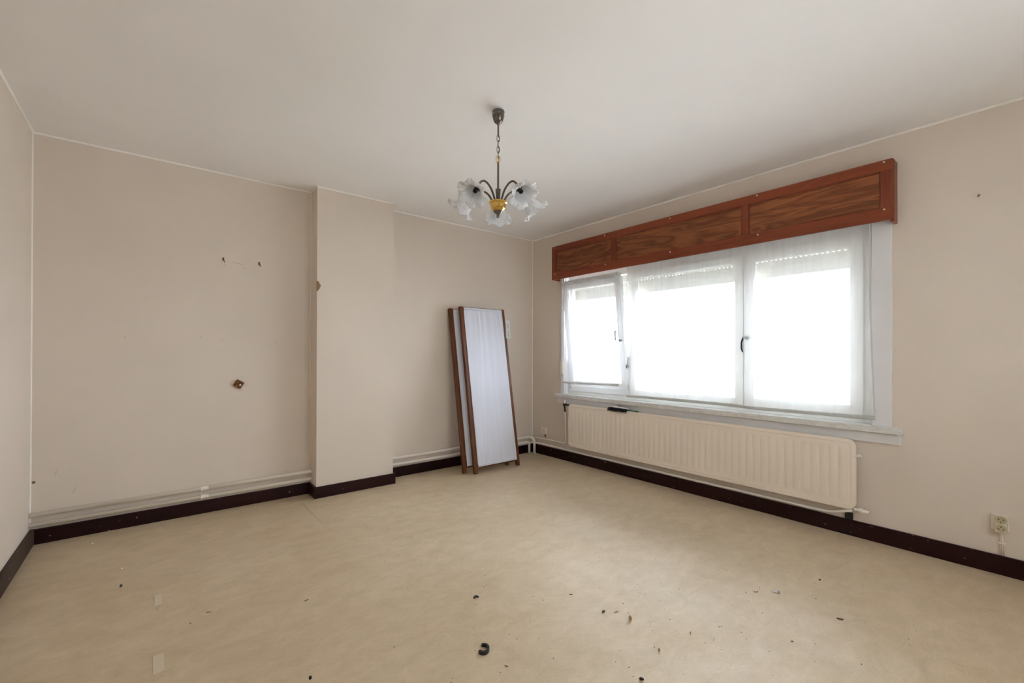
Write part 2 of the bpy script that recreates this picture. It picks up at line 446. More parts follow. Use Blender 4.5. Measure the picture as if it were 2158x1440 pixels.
# handle of the right light, reaching through a slit in the curtain
b = bm_new(); lathe(b, [(0, 0), (.014, 0), (.014, .006), (.007, .012), (.007, .05), (0, .05)], 16)
bmesh.ops.rotate(b, cent=(0, 0, 0), matrix=Matrix.Rotation(-PI / 2, 3, 'Y'), verts=b.verts[:])
bmesh.ops.translate(b, vec=(3.95, 1.657, 1.44), verts=b.verts[:])
tube(b, [(3.902, 1.657, 1.45), (3.870, 1.657, 1.435), (3.842, 1.657, 1.400), (3.840, 1.657, 1.350), (3.866, 1.657, 1.315)], [.006, .009, .008, .008, .004], 10)
put('handle', b, 'black', s2, smooth=True)
# tilted light: hinged at its bottom edge, leaning into the room
SW, SHT, SWD = 2.887, 1.285, .068
TILT = put('tilted_sash', sash_members(bm_new(), -.006, .05, 0, .835, 0, SHT, .07), 'white', WIN, label='white sash tilted into the room at its top')
bt_ = box(bm_new(), .002, .046, .0, .835, .06, .128, .004)
TILT.location = (3.956, 2.887, .848); TILT.rotation_euler = (0, -math.radians(6.6), 0)
put('bottom_rail', bt_, 'white', TILT, local=True)
boxpart('pane', 'glass', TILT, .018, .024, .062, .773, .062, SHT - .062, 0, local=True)
b = bm_new(); lathe(b, [(0, 0), (.014, 0), (.014, .004), (.010, .008), (0, .008)], 20)
for v in b.verts: v.co.x *= .9; v.co.y *= 1.9
bmesh.ops.rotate(b, cent=(0, 0, 0), matrix=Matrix.Rotation(-PI / 2, 3, 'Y') @ Matrix.Rotation(PI / 2, 3, 'Z'), verts=b.verts[:])
bmesh.ops.rotate(b, cent=(0, 0, 0), matrix=Matrix.Rotation(PI / 2, 3, 'X'), verts=b.verts[:])
bmesh.ops.translate(b, vec=(-.006, .042, .60), verts=b.verts[:])
es = put('escutcheon', b, 'steel', TILT, smooth=True, local=True)
b = bm_new(); tube(b, [(-.012, .042, .60), (-.017, .042, .60)], .006, 12)
put('keyhole', b, 'black', TILT)
b = bm_new(); tube(b, [(-.006, .085, .70), (-.03, .085, .70), (-.034, .085, .69), (-.034, .085, .60)], [.008, .008, .009, .007], 10)
put('handle', b, 'black', TILT, smooth=True, local=True)
b = bm_new(); box(b, .0, .03, -.012, 0, .30, .33, .002); tube(b, [(.015, -.006, .32), (.05, -.008, .42)], .004, 8)
put('stay', b, 'black', TILT, local=True)
b = bm_new(); box(b, -.016, .0, .795, .82, .04, .075, .003)
put('hinge', b, 'white', TILT, local=True)

# added unseen window, lets in extra daylight to fill the room
WI2 = thing('added_fill_window', ((VX0 + VX1) / 2, YF, VZ0), kind='structure')
for x0, x1, z0, z1, nm in ((VX0, VX1, VZ0, VZ0 + .06, 'frame_rail'), (VX0, VX1, VZ1 - .06, VZ1, 'frame_rail'), (VX0, VX0 + .06, VZ0 + .06, VZ1 - .06, 'frame_stile'), (VX1 - .06, VX1, VZ0 + .06, VZ1 - .06, 'frame_stile'), ((VX0 + VX1) / 2 - .04, (VX0 + VX1) / 2 + .04, VZ0 + .06, VZ1 - .06, 'mullion')):
    boxpart(nm, 'frame', WI2, x0, x1, YF - .15, YF - .09, z0, z1, .004)
for x0, x1 in ((VX0 + .06, (VX0 + VX1) / 2 - .04), ((VX0 + VX1) / 2 + .04, VX1 - .06)):
    boxpart('pane', 'glass', WI2, x0, x1, YF - .123, YF - .117, VZ0 + .06, VZ1 - .06, 0)
boxpart('window_sill', 'marble', WI2, VX0 - .06, VX1 + .06, YF - .0005, YF + .05, VZ0 - .04, VZ0, .003)

def drape(u, v):  # added drape, unseen, softens the fill window's daylight
    x = VX0 - .12 + u * (VX1 - VX0 + .24); return (x, YF + .085 + .022 * math.sin(x * 42) + .008 * noise.noise((x * 3, v * 2, 0)), .82 + v * 1.45)
tag(put('added_fill_drape', grid(bm_new(), 220, 6, drape), 'drape', smooth='all'), 'added cream drape warming the daylight of the unseen fill window', 'curtain')

# roller shutter, half a metre of slats lowered outside the glass
SHU = thing('roller_shutter', (4.09, (WY0 + WY1) / 2, 1.965), 'cream roller shutter slats lowered a little outside the window', 'shutter')
z = 1.965; i = 0
while z < WZ1 - .004:
    b = bm_new(); h1 = min(.045, WZ1 - z - .002)
    box(b, 4.082, 4.096, WY0 + .004, WY1 - .004, z, z + h1 - .004, .004)
    if i != 2: box(b, 4.086, 4.092, WY0 + .004, WY1 - .004, z + h1 - .006, z + h1 + .002)
    else:
        y = WY0 + .02
        while y < WY1 - .04:
            box(b, 4.086, 4.092, y, y + .026, z + h1 - .006, z + h1 + .002); y += .037
    put('slat', b, 'shutter', SHU); z += .045; i += 1
b = box(bm_new(), 4.078, 4.100, WY0 + .004, WY1 - .004, 1.952, 1.966, .003); put('bottom_bar', b, 'shutter', SHU)

# shutter strap and its winder on the casing
STR = thing('shutter_strap_winder', (XR - .02, 3.80, 1.04), 'cream shutter strap winder mounted on the narrow white window casing', 'strap winder')
b = bm_new(); box(b, XR - .040, XR - .0205, 3.776, 3.822, 1.045, 1.195, .008); put('winder_case', b, 'ivory', STR)
b = bm_new(); box(b, XR - .031, XR - .028, 3.790, 3.808, 1.18, 2.44); put('strap', b, 'casing', STR)

# ---------------------------------------------------------------- pelmet above the window
PX = XR - .12
PEL = thing('wooden_pelmet', (PX, 2.28, 2.197), 'reddish-brown panelled wooden pelmet box above the window', 'pelmet')
PY0, PY1, PZ0, PZ1 = .668, 3.882, 2.199, 2.604
boxpart('top_rail', 'pelmet', PEL, PX, PX + .02, PY0, PY1, 2.535, PZ1, .0015)
boxpart('bottom_rail', 'pelmet', PEL, PX, PX + .02, PY0, PY1, PZ0, 2.287, .0015)
for y0, y1 in ((PY0, .732), (1.580, 1.632), (2.925, 2.984), (3.812, PY1)):
    boxpart('stile', 'pelmetv', PEL, PX, PX + .02, y0, y1, 2.2875, 2.5345, .0015)
for y0, y1 in ((.732, 1.580), (1.632, 2.925), (2.984, 3.812)):
    p = boxpart('panel', 'ply', PEL, PX + .011, PX + .018, y0, y1, 2.2875, 2.5345, 0)
    b = bm_new()
    box(b, PX + .002, PX + .011, y0, y1, 2.523, 2.5345, .002); box(b, PX + .004, PX + .011, y1 - .009, y1, 2.2875, 2.523, .002)
    box(b, PX + .006, PX + .011, y0, y0 + .006, 2.2875, 2.523, .001)
    put('moulding', b, 'pelmetv', p)
boxpart('end_board', 'pelmetv', PEL, PX + .0205, XR - .0005, PY0 - .004, PY0 + .016, 2.188, 2.600, .0015)
boxpart('end_board', 'pelmetv', PEL, PX + .0205, XR - .0005, PY1 - .016, PY1 + .0, 2.197, 2.600, .0015)
boxpart('top_board', 'pelmet', PEL, PX + .0205, XR - .001, PY0 + .017, PY1 - .017, 2.585, 2.599, .001)
for y, z in ((3.826, 2.262), (3.066, 2.583), (3.056, 2.268), (2.288, 2.585), (2.287, 2.266), (1.514, 2.588), (1.507, 2.268), (.713, 2.590), (.713, 2.272), (3.84, 2.588)):
    b = bm_new(); lathe(b, [(0, .003), (.004, .0025), (.0065, .0), (.0065, -.002)], 12)
    bmesh.ops.rotate(b, cent=(0, 0, 0), matrix=Matrix.Rotation(-PI / 2, 3, 'Y'), verts=b.verts[:])
    bmesh.ops.translate(b, vec=(PX - .0002, y, z), verts=b.verts[:])
    put('screw', b, 'screw', PEL)

# ---------------------------------------------------------------- sheer curtains
def sm(a, b, x):
    t = max(0, min(1, (x - a) / (b - a))); return t * t * (3 - 2 * t)
CX = 3.862
def main_curtain(u, v):
    y = .800 + u * (2.835 - .800); z = .865 + v * (2.46 - .865)
    if v < .5: y -= (1 - v * 2) * .024 * (1 - u) ** 4
    top = sm(.55, 1, v)
    n1 = noise.noise((y * 3.1, z * .35, 1.7)); n2 = noise.noise((y * 9, z * .5, 5.1))
    w = .008 * n1 + .004 * n2 + .0045 * math.sin(y * 46 + 2.5 * n1) * (.25 + .75 * top)
    w += .010 * math.exp(-((y - (.99 + .10 * (1 - v))) / .05) ** 2) * (1 - .5 * top)
    w -= .016 * math.exp(-((y - (1.56 + .05 * v)) / .06) ** 2) * sm(0, .4, 1 - v)
    z += .006 * math.sin(y * 4) * (1 - v) + (.006 * noise.noise((y * 3, 0, 9)) - .012 * (1 - abs(2 * u - 1))) * (1 - v)
    return (CX + w, y, z)
CUR = thing('sheer_curtain', (CX, 1.8, .865), 'long white sheer curtain hanging over the two wide window lights', 'curtain')
c1 = put('fabric', grid(bm_new(), 260, 70, main_curtain), 'sheer', CUR, smooth='all')
def hem(u, v):
    x, y, z = main_curtain(u, 0); a = v * 2 * PI
    return (x + .0045 * math.cos(a), y, z + .001 + .013 * math.sin(a))
put('hem', grid(bm_new(), 260, 8, hem), 'sheer_dense', CUR, smooth='all')
def selv(u, v):
    x, y, z = main_curtain(0, v); return (x - .0015, y - .002 + u * .009, z)
put('side_hem', grid(bm_new(), 2, 70, selv), 'sheer_dense', CUR, smooth='all')
b = bm_new(); tube(b, [(CX, .70, 2.462), (CX, 3.86, 2.462)], .006, 10)
ROD = tag(put('curtain_rod', b, 'brass', smooth=True), 'thin rod inside the pelmet carrying the long sheer curtain', 'rod')

# short curtain hung from the top of the tilted sash
SXC = 3.768
def small_curtain(u, v):
    y = 2.866 + u * (3.678 - 2.866); z = .972 - .014 * u + v * (2.105 - .972 + .012 * u)
    top = sm(.5, 1, v)
    n1 = noise.noise((y * 3.3, z * .5, 11.7)); w = .006 * n1 + .004 * noise.noise((y * 10, z * .7, 2.2))
    w += .005 * math.sin(y * 40 + 2 * n1) * (.15 + .85 * top)
    w -= .020 * math.exp(-((y - (2.90 + .22 * (1 - v) ** 1.3)) / .035) ** 2) * (1 - top * .6)
    return (SXC + w, y, z)
CU2 = thing('sheer_curtain', (SXC, 3.27, .96), 'short white sheer curtain with gathered top hanging from the tilted sash', 'curtain')
put('fabric', grid(bm_new(), 120, 50, small_curtain), 'sheer', CU2, smooth='all')
def hem2(u, v):
    x, y, z = small_curtain(u, 0); a = v * 2 * PI
    return (x + .004 * math.cos(a), y, z + .010 * math.sin(a))
put('hem', grid(bm_new(), 120, 8, hem2), 'sheer_dense', CU2, smooth='all')
def gather(u, v):
    y = 2.852 + u * (3.690 - 2.852); a = v * 2 * PI
    tw = math.sin((y * 210) + a * 1.0 + 2 * noise.noise((y * 20, 0, 0)))
    r = .024 + .006 * tw
    return (SXC + .004 + r * .55 * math.cos(a), y, 2.128 + .008 * (1 - u) + r * math.sin(a))
put('gathered_heading', grid(bm_new(), 200, 14, gather), 'sheer_dense', CU2, smooth='all')

# card left on the sill
b = bm_new(); box(b, 3.852, 3.905, .815, .868, .8072, .8092, .0004)
for v in b.verts: v.co.y += (v.co.x - 3.852) * .6
tag(put('paper_card', b, 'paper'), 'small white card lying flat on the marble window sill', 'card')

# ---------------------------------------------------------------- radiator
RX, RT = 3.828, .030
RY0, RY1, RZ0, RZ1 = .878, 3.650, .200, .702
RAD = thing('panel_radiator', (RX + .02, 2.26, RZ0), 'long cream panel radiator with vertical flutes under the window sill', 'radiator')
def rrect(y0, y1, z0, z1, r, n=8):
    out = []
    for cy, cz, a0 in ((y1 - r, z1 - r, 0), (y0 + r, z1 - r, PI / 2), (y0 + r, z0 + r, PI), (y1 - r, z0 + r, 1.5 * PI)):
        for k in range(n + 1):
            a = a0 + k / n * PI / 2; out.append((cy + r * math.cos(a), cz + r * math.sin(a)))
    return out
def slab(b, layers):
    rings = [[b.verts.new((x, y, z)) for y, z in pts] for x, pts in layers]
    for a, c in zip(rings, rings[1:]):
        for k in range(len(a)):
            b.faces.new((a[k], a[(k + 1) % len(a)], c[(k + 1) % len(a)], c[k]))
    b.faces.new(rings[0]); b.faces.new(rings[-1][::-1]); return b
def RR(i, r): return rrect(RY0 + i, RY1 - i, RZ0 + i, RZ1 - i, r)
b = slab(bm_new(), [(RX + RT, RR(.004, .05)), (RX + .022, RR(0, .054)), (RX + .012, RR(0, .054)), (RX + .011, RR(.002, .052)), (RX + .006, RR(0, .054)), (RX + .001, RR(.003, .051)), (RX, RR(.007, .047)),
    (RX, RR(.026, .034)), (RX + .003, RR(.029, .031)), (RX + .003, RR(.034, .028))])
body = put('body', b, 'cream', RAD, smooth=True)
NF = 46; pitch_ = (RY1 - RY0 - .09) / NF
prof = []
for k in range(NF):
    for t, d in ((0, 0), (.05, .0), (.11, .0021), (.5, .0026), (.89, .0021), (.95, 0)):
        prof.append((k * pitch_ + t * pitch_, d))
prof.append((NF * pitch_, 0))
zs = [(0, 0), (.02, 0), (.05, .6), (.08, 1), (.5, 1), (.92, 1), (.95, .6), (.98, 0), (1, 0)]
b = bm_new(); rows = []
for tz, k in zs:
    rows.append([b.verts.new((RX + .0035 - d * k, RY0 + .045 + yy, RZ0 + .045 + tz * (RZ1 - RZ0 - .09))) for yy, d in prof])
for r0, r1 in zip(rows, rows[1:]):
    for i in range(len(r0) - 1): b.faces.new((r0[i], r0[i + 1], r1[i + 1], r1[i]))
put('fluted_face', b, 'cream', RAD, smooth='all')
for y in (1.25, 2.26, 3.28):
    b = bm_new(); box(b, RX + RT, XR - .0005, y - .015, y + .015, .26, .64, .002); put('wall_bracket', b, 'cream', RAD)
# right end: plug above, lockshield valve below
b = bm_new(); lathe(b, [(0, 0), (.010, 0), (.010, .012), (.014, .012), (.014, .022), (.009, .026), (.009, .036), (0, .038)], 16)
bmesh.ops.rotate(b, cent=(0, 0, 0), matrix=Matrix.Rotation(PI / 2, 3, 'X'), verts=b.verts[:])
bmesh.ops.translate(b, vec=(RX + .018, RY0 + .006, .587), verts=b.verts[:])
put('plug', b, 'pipe', RAD, smooth=True)
b = bm_new()
lathe(b, [(0, 0), (.012, 0), (.012, .012), (.010, .012), (.010, .02), (.013, .02), (.013, .03), (.019, .032), (.019, .046), (.013, .048), (.012, .07), (.009, .085), (0, .087)], 12)
bmesh.ops.rotate(b, cent=(0, 0, 0), matrix=Matrix.Rotation(PI / 2, 3, 'X'), verts=b.verts[:])
bmesh.ops.translate(b, vec=(RX + .018, RY0 + .012, .206), verts=b.verts[:])
put('lockshield_valve', b, 'pipe', RAD, smooth=True)
# left end: black valve on the rising pipe
b = bm_new(); box(b, RX + .006, RX + .034, 3.70, 3.738, .665, .700, .004)
tube(b, [(RX + .02, 3.70, .682), (RX + .02, 3.65, .682)], .008, 10)
tube(b, [(RX + .02, 3.72, .668), (RX + .02, 3.72, .64), (RX + .021, 3.718, .632), (RX + .021, 3.717, .62), (RX + .022, 3.716, .60)], [.010, .010, .006, .011, .011], 10)
put('valve', b, 'black', RAD, smooth=True)
b = bm_new(); tube(b, [(RX + .02, 3.72, .698), (RX + .02, 3.72, .735)], .011, 12); put('valve_cap', b, 'pipe', RAD, smooth=True)

# hand brush lying on top of the radiator
BRU = thing('hand_brush', (RX, 2.9, .70), 'black-bristled hand brush with green handle lying on top of the radiator', 'brush')
rb = random.Random(3)
b = bm_new(); box(b, RX - .020, RX + .025, 2.80, 3.035, .704, .724, .006)
for v in b.verts: v.co.z -= (v.co.x - RX) * .1
put('bristle_head', b, 'bristle', BRU)
b = bm_new()
for k in range(420):
    y = rb.uniform(2.795, 3.04); x0 = RX + rb.uniform(-.022, -.008); z0 = rb.uniform(.705, .722)
    L = rb.uniform(.012, .030); dy = rb.uniform(-.008, .008)
    tube(b, [(x0, y, z0), (x0 - .010, y + dy * .5, z0 - L * .4), (x0 - .013, y + dy, z0 - L)], [.0016, .0013, .0006], 3, caps=False)
o = put('bristles', b, 'bristle', BRU); o['kind'] = 'stuff'
b = bm_new(); tube(b, [(RX + .004, 2.99, .733), (RX + .002, 2.93, .731), (RX + .003, 2.85, .727), (RX + .004, 2.79, .722)], [.007, .010, .008, .005], 10)
put('wooden_back', b, 'bead', BRU, smooth=True)
b = bm_new(); tube(b, [(RX + .006, 2.80, .716), (RX + .008, 2.74, .711), (RX + .008, 2.69, .7095), (RX + .008, 2.665, .7095)], [.005, .006, .007, .004], 10)
put('handle', b, 'green', BRU, smooth=True)
b = bm_new()
for k in range(40):
    y = 2.93 + rb.uniform(-.03, .03); tube(b, [(RX + .02, y, .724), (RX + .024, y - .006, .748 - abs(y - 2.93) * .4)], [.0016, .0006], 3, caps=False)
o = put('bristle_tuft', b, 'bristle', BRU); o['kind'] = 'stuff'

# ---------------------------------------------------------------- heating pipes
PYC = YB - .034
def ring(b, x, y, z, ax, r, l):
    d = Vector(ax) * l / 2; p = Vector((x, y, z)); tube(b, [p - d, p - d * .6, p + d * .6, p + d], [r * .9, r, r, r * .9], 14)
def main_pipe(z, endx, endy, label):
    P = thing('heating_pipe', (XL, PYC, z), label, 'pipe')
    b = bm_new(); tube(b, arc_path([(XL + .001, PYC, z), (endx, PYC, z), (endx, endy, z - .02), (endx, endy, .001)], .06, 6), .0165, 14)
    put('pipe_run', b, 'pipe', P, smooth='all')
    for x in (.302, .345):
        b = bm_new(); ring(b, x, PYC, z, (1, 0, 0), .0205, .008); put('collar', b, 'pipe', P, smooth=True)
    b = bm_new(); tube(b, [(.302, PYC, z), (.345, PYC, z)], .0182, 14); put('coupling', b, 'pipe', P, smooth=True)
    return P
main_pipe(.206, 3.832, 4.245, 'upper thick cream heating pipe along the chimney wall')
main_pipe(.140, 3.800, 4.312, 'lower thick cream heating pipe just above the back baseboard')
SP = thing('radiator_feed_pipe', (XR - .03, 4.2, .2), 'thin cream pipe rising from the corner to the black radiator valve', 'pipe')
b = bm_new(); tube(b, arc_path([(3.845, 4.30, .205), (XR - .028, 4.21, .205), (XR - .028, 3.95, .208), (XR - .030, 3.722, .208), (RX + .024, 3.716, .61)], .05, 6), .0085, 12)
put('pipe_run', b, 'pipe', SP, smooth='all')
b = bm_new(); ring(b, XR - .028, 3.99, .2075, (0, 1, 0), .0125, .02); put('clip', b, 'pipe', SP, smooth=True)
SP = thing('radiator_return_pipe', (XR - .03, 4.2, .135), 'thin cream pipe running above the window-wall baseboard under the radiator', 'pipe')
b = bm_new(); tube(b, arc_path([(3.80, 4.325, .140), (XR - .028, 4.20, .138), (XR - .026, 3.9, .135), (XR - .026, 1.05, .136), (RX + .022, .90, .195)], .05, 6), .0105, 12)
put('pipe_run', b, 'pipe', SP, smooth='all')
for yc in (3.99, 2.3):
    b = bm_new(); ring(b, XR - .026, yc, .1355, (0, 1, 0), .0145, .02); put('clip', b, 'pipe', SP, smooth=True)

# ---------------------------------------------------------------- framed fabric screens leaning on the back wall
def screen(loc, ang, label, tagged, wid=.632, L=1.858):
    S = thing('screen_panel', loc, label, 'screen', rot=(-ang, 0, 0))
    t, sw = .040, .040
    for x0, sg in ((0, 1), (wid - sw, -1)):
        st = boxpart('stile', 'oak', S, x0, x0 + sw, 0, t, 0, L, .004, local=True)
        b = bm_new(); box(b, x0 + (sw - .004 if sg > 0 else -.006), x0 + (sw + .006 if sg > 0 else .004), -.002, .012, .075, L - .02, .002)
        put('bead', b, 'oak', st)
    boxpart('rail', 'oakx', S, sw + .0005, wid - sw - .0005, .004, t - .004, .055, .095, .003, local=True)
    boxpart('rail', 'oakx', S, sw + .0005, wid - sw - .0005, .004, t - .004, L - .045, L - .003, .003, local=True)
    def fab(u, v):
        x = sw + .006 + u * (wid - 2 * sw - .012); zz = .072 + v * (L - .012 - .072)
        edge = max(sm(.93, 1, v), sm(.07, 0, v) if v < .07 else 0)
        n = noise.noise((x * 7, zz * .6, 4)); a = .0065 * math.sin(x * 58 + 8 * n) * (.12 + .88 * abs(2 * v - 1) ** 3) + .010 * n
        a *= (1 - .75 * edge)
        return (x, -.008 + a * .8, zz)
    f = put('fabric', grid(bm_new(), 130, 60, fab), 'cloth', S, smooth='all', local=True)
    for zz in (L - .035, .082):
        b = bm_new(); tube(b, [(sw + .008, -.007, zz), (wid - sw - .008, -.007, zz)], .005, 8); put('hem', b, 'cloth', f, smooth='all')
    for zz in (L - .10, .34):
        b = bm_new(); box(b, -.003, .0, .006, .030, zz - .035, zz + .035, .001); tube(b, [(-.004, .004, zz - .035), (-.004, .004, zz + .035)], .004, 8)
        put('hinge', b, 'hinge', S, local=True)
    if tagged:
        def tg(u, v): return (wid - .018 + u * .062 + .010 * math.sin(v * 2.5), -.006 + .004 * math.sin(v * 5) - .006 * u, L - .135 - .225 * (1 - v))
        p = put('paper_tag', grid(bm_new(), 4, 10, tg), 'paper', S, smooth='all', local=True, solid=.0012)
        rr = random.Random(5); b = bm_new()
        for k in range(26):
            v = .10 + k * .030
            if .46 < v < .53: continue
            u = .55 + rr.uniform(-.07, .07); x, y, zz = tg(u, v); l = rr.uniform(.004, .010)
            box(b, x - l, x + l, y - .0022, y - .0012, zz - .0012, zz + .0012)
        put('tag_writing', b, 'ink', p)
    return S
screen((2.678, 3.912, .002), math.asin((4.225 - 3.912) / 1.858), 'white cloth screen panel in brown wooden frame with paper tag, in front of another', True)
screen((2.598, 4.008, .002), math.asin((4.321 - 4.008) / 1.84), 'dark wooden framed screen panel half hidden behind the one with the tag', False, .632, 1.838)

# ---------------------------------------------------------------- chandelier
CXY = Vector((1.637, 2.151, 0))
CH = thing('chandelier', (CXY.x, CXY.y, H), 'five-arm brass and bronze chandelier with frilled frosted glass shades', 'chandelier')
def cl(name, prof, m, seg=28, label=None):
    return put(name, lathe(bm_new(), prof, seg, CXY), m, CH, smooth=True, label=label)
cl('ceiling_rose', [(0, H - .001), (.045, H - .001), (.046, H - .006), (.040, H - .008), (0, H - .008)], 'white')
cl('canopy', [(0, 2.792), (.037, 2.792), (.039, 2.785), (.037, 2.778), (.0365, 2.770), (.038, 2.765), (.036, 2.758), (.030, 2.735), (.022, 2.722), (.010, 2.714), (.006, 2.705), (0, 2.705)], 'bronze')
for k in range(6):
    a = k * PI / 3; p = CXY + Vector((.037 * math.cos(a), .037 * math.sin(a), 2.770)); b = bm_new()
    bmesh.ops.create_icosphere(b, subdivisions=2, radius=.004, matrix=Matrix.Translation(p)); put('canopy_knob', b, 'steel', CH, smooth='all')
put('upper_rod', tube(bm_new(), [CXY + Vector((0, 0, 2.712)), CXY + Vector((0, 0, 2.640))], .0055, 12), 'bronze', CH, smooth=True)
def link(zc, hl, hw, r, rot, m, name='chain_link', tilt=0):
    b = bm_new(); pts = []
    for k in range(24):
        a = 2 * PI * k / 24; x = hw * math.cos(a); z_ = hl * math.copysign(abs(math.sin(a)) ** .8, math.sin(a))
        v = Matrix.Rotation(tilt, 3, 'X') @ Vector((x, 0, z_)); v = Matrix.Rotation(rot, 3, 'Z') @ v
        pts.append(CXY + Vector((0, 0, zc)) + v)
    fr = pts; rings = []
    for i in range(24):
        T = (fr[(i + 1) % 24] - fr[i - 1]).normalized(); c = CXY + Vector((0, 0, zc)); n = (fr[i] - c); n = (n - T * n.dot(T)).normalized(); bb = T.cross(n)
        rings.append([b.verts.new(fr[i] + (n * math.cos(2 * PI * k / 8) + bb * math.sin(2 * PI * k / 8)) * r) for k in range(8)])
    for i in range(24):
        a_, c_ = rings[i], rings[(i + 1) % 24]
        for k in range(8): b.faces.new((a_[k], a_[(k + 1) % 8], c_[(k + 1) % 8], c_[k]))
    return put(name, b, m, CH, smooth='all')
view = math.atan2(-2.151, -1.637)
f0 = view + PI / 2
for i, zc_ in enumerate((2.624, 2.590, 2.556, 2.524)):
    link(zc_, .021, .0085, .0018, f0 + (0.25 if i % 2 == 0 else PI / 2 + .1), 'bronze')
link(2.496, .019, .013, .0020, f0 + .1, 'brass', 'ring_link', .3)
link(2.488, .015, .009, .0018, f0 + 1.2, 'brass', 'ring_link')
put('cord', tube(bm_new(), smooth_path([CXY + Vector((.003 + .008 * math.sin(k * 1.9), .006 * math.cos(k * 1.7), 2.645 - k * .02)) for k in range(9)], 5), .0022, 8), 'bronze', CH, smooth='all')
put('lower_rod', tube(bm_new(), [CXY + Vector((0, 0, 2.478)), CXY + Vector((0, 0, 2.235))], .0062, 12), 'bronze', CH, smooth=True)
cl('sleeve', [(.008, 2.305), (.0165, 2.312), (.0165, 2.306), (.013, 2.27), (.0135, 2.235), (.0, 2.235)], 'bronze')
cl('brass_bowl', [(0, 2.236), (.050, 2.236), (.056, 2.233), (.057, 2.227), (.050, 2.222), (.047, 2.218), (.046, 2.206), (.042, 2.198), (.044, 2.194), (.041, 2.188), (.030, 2.178), (0, 2.178)], 'brass')
cl('finial', [(0, 2.182), (.031, 2.180), (.029, 2.174), (.020, 2.164), (.009, 2.158), (.008, 2.152), (.011, 2.146), (.008, 2.138), (0, 2.134)], 'bronze')
def shade_mesh():
    b = bm_new(); nt, na = 20, 180
    def fn(u, v):
        a = u * 2 * PI
        # v along the axis from the neck to the frilled lip
        key = [(0, .020, 0), (.12, .030, .006), (.30, .043, .024), (.50, .049, .048), (.68, .052, .066), (.84, .064, .082), (1, .088, .088)]
        for (v0, r0, z0), (v1, r1, z1) in zip(key, key[1:]):
            if v <= v1 + 1e-9:
                t = (v - v0) / (v1 - v0); r = r0 + (r1 - r0) * t; z = z0 + (z1 - z0) * t; break
        fr = max(0, (v - .62) / .38)
        r *= 1 + .028 * math.cos(a * 30) * min(1, v * 3) + .10 * fr ** 1.5 * math.cos(a * 7 + .6)
        z += .013 * fr ** 2 * math.sin(a * 7) + .003 * fr * math.cos(a * 21)
        return (r * math.cos(a), r * math.sin(a), z)
    grid(b, na, nt, fn); bmesh.ops.remove_doubles(b, verts=b.verts[:], dist=1e-5)
    return b
for k in range(5):
    a = view + math.radians(36 + 72 * k); d = Vector((math.cos(a), math.sin(a), 0)); Z = Vector((0, 0, 1))
    pts = [CXY + d * r + Z * z for r, z in ((.030, 2.225), (.044, 2.256), (.068, 2.290), (.105, 2.314), (.142, 2.318), (.174, 2.300), (.196, 2.268))]
    arm = put('arm', tube(bm_new(), smooth_path(pts, 6), .0062, 10), 'bronze', CH, smooth='all')
    ax = (d * math.cos(math.radians(47)) - Z * math.sin(math.radians(47))).normalized()
    neck = CXY + d * .193 + Z * 2.266
    R = Matrix.Identity(3); xx = ax.orthogonal().normalized(); yy = ax.cross(xx)
    R = Matrix(((xx.x, yy.x, ax.x), (xx.y, yy.y, ax.y), (xx.z, yy.z, ax.z)))
    T4 = Matrix.Translation(neck) @ R.to_4x4() @ Matrix.Rotation(k * .7, 4, 'Z')
    b = lathe(bm_new(), [(0, -.012), (.008, -.012), (.015, -.006), (.021, .0), (.023, .010), (.019, .012), (0, .012)], 20); b.transform(T4)
    put('shade_holder', b, 'bronze', arm, smooth=True)
    b = shade_mesh(); b.transform(T4)
    sh = put('glass_shade', b, 'frost', CH, smooth='all', solid=.002)
    b = lathe(bm_new(), [(0, .010), (.0135, .010), (.0135, .048), (.011, .050), (.010, .042), (0, .040)], 18); b.transform(T4)
    put('lamp_socket', b, 'bakelite', arm, smooth=True)

# ---------------------------------------------------------------- sockets
DS = thing('double_wall_socket', (XR, .2, .25), 'ivory double socket on a surface box above the dark baseboard', 'socket')
boxpart('back_box', 'cream', DS, XR - .020, XR - .0005, .163, .238, .262, .354, .003)
boxpart('face_block', 'ivory', DS, XR - .052, XR - .0202, .170, .220, .256, .357, .005)
for i, zc_ in enumerate((.332, .283)):
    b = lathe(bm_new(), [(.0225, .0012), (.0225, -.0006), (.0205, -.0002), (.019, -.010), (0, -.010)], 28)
    # recessed cup drawn as a proud ring with a sunk dish, recess shade in its darker ivory
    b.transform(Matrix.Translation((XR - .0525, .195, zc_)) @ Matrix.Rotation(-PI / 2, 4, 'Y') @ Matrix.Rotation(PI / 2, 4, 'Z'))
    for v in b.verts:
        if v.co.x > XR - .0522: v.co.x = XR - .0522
    cup = put('socket_cup', b, 'ivory_cup_shade', DS, smooth=True)
    s_ = 1 if i == 0 else -1
    for dy in (.0095, -.0095):
        h = tube(bm_new(), [(XR - .0518, .195 + dy, zc_ + s_ * .004), (XR - .0528, .195 + dy, zc_ + s_ * .004)], .0032, 10); put('pin_hole', h, 'black', cup)
    h = tube(bm_new(), [(XR - .0515, .195, zc_ - s_ * .010), (XR - .0560, .195, zc_ - s_ * .010)], .003, 10); put('earth_pin', h, 'hinge', cup)
b = bm_new(); tube(b, [(XR - .008, .190, .114), (XR - .008, .193, .262)], .0055, 10); tube(b, [(XR - .006, .201, .114), (XR - .006, .200, .262)], .0035, 8)
cd = put('cable', b, 'cream', DS, smooth='all')
b = bm_new(); box(b, XR - .016, XR - .001, .178, .210, .182, .192, .002); put('cable_clip', b, 'cream', cd)

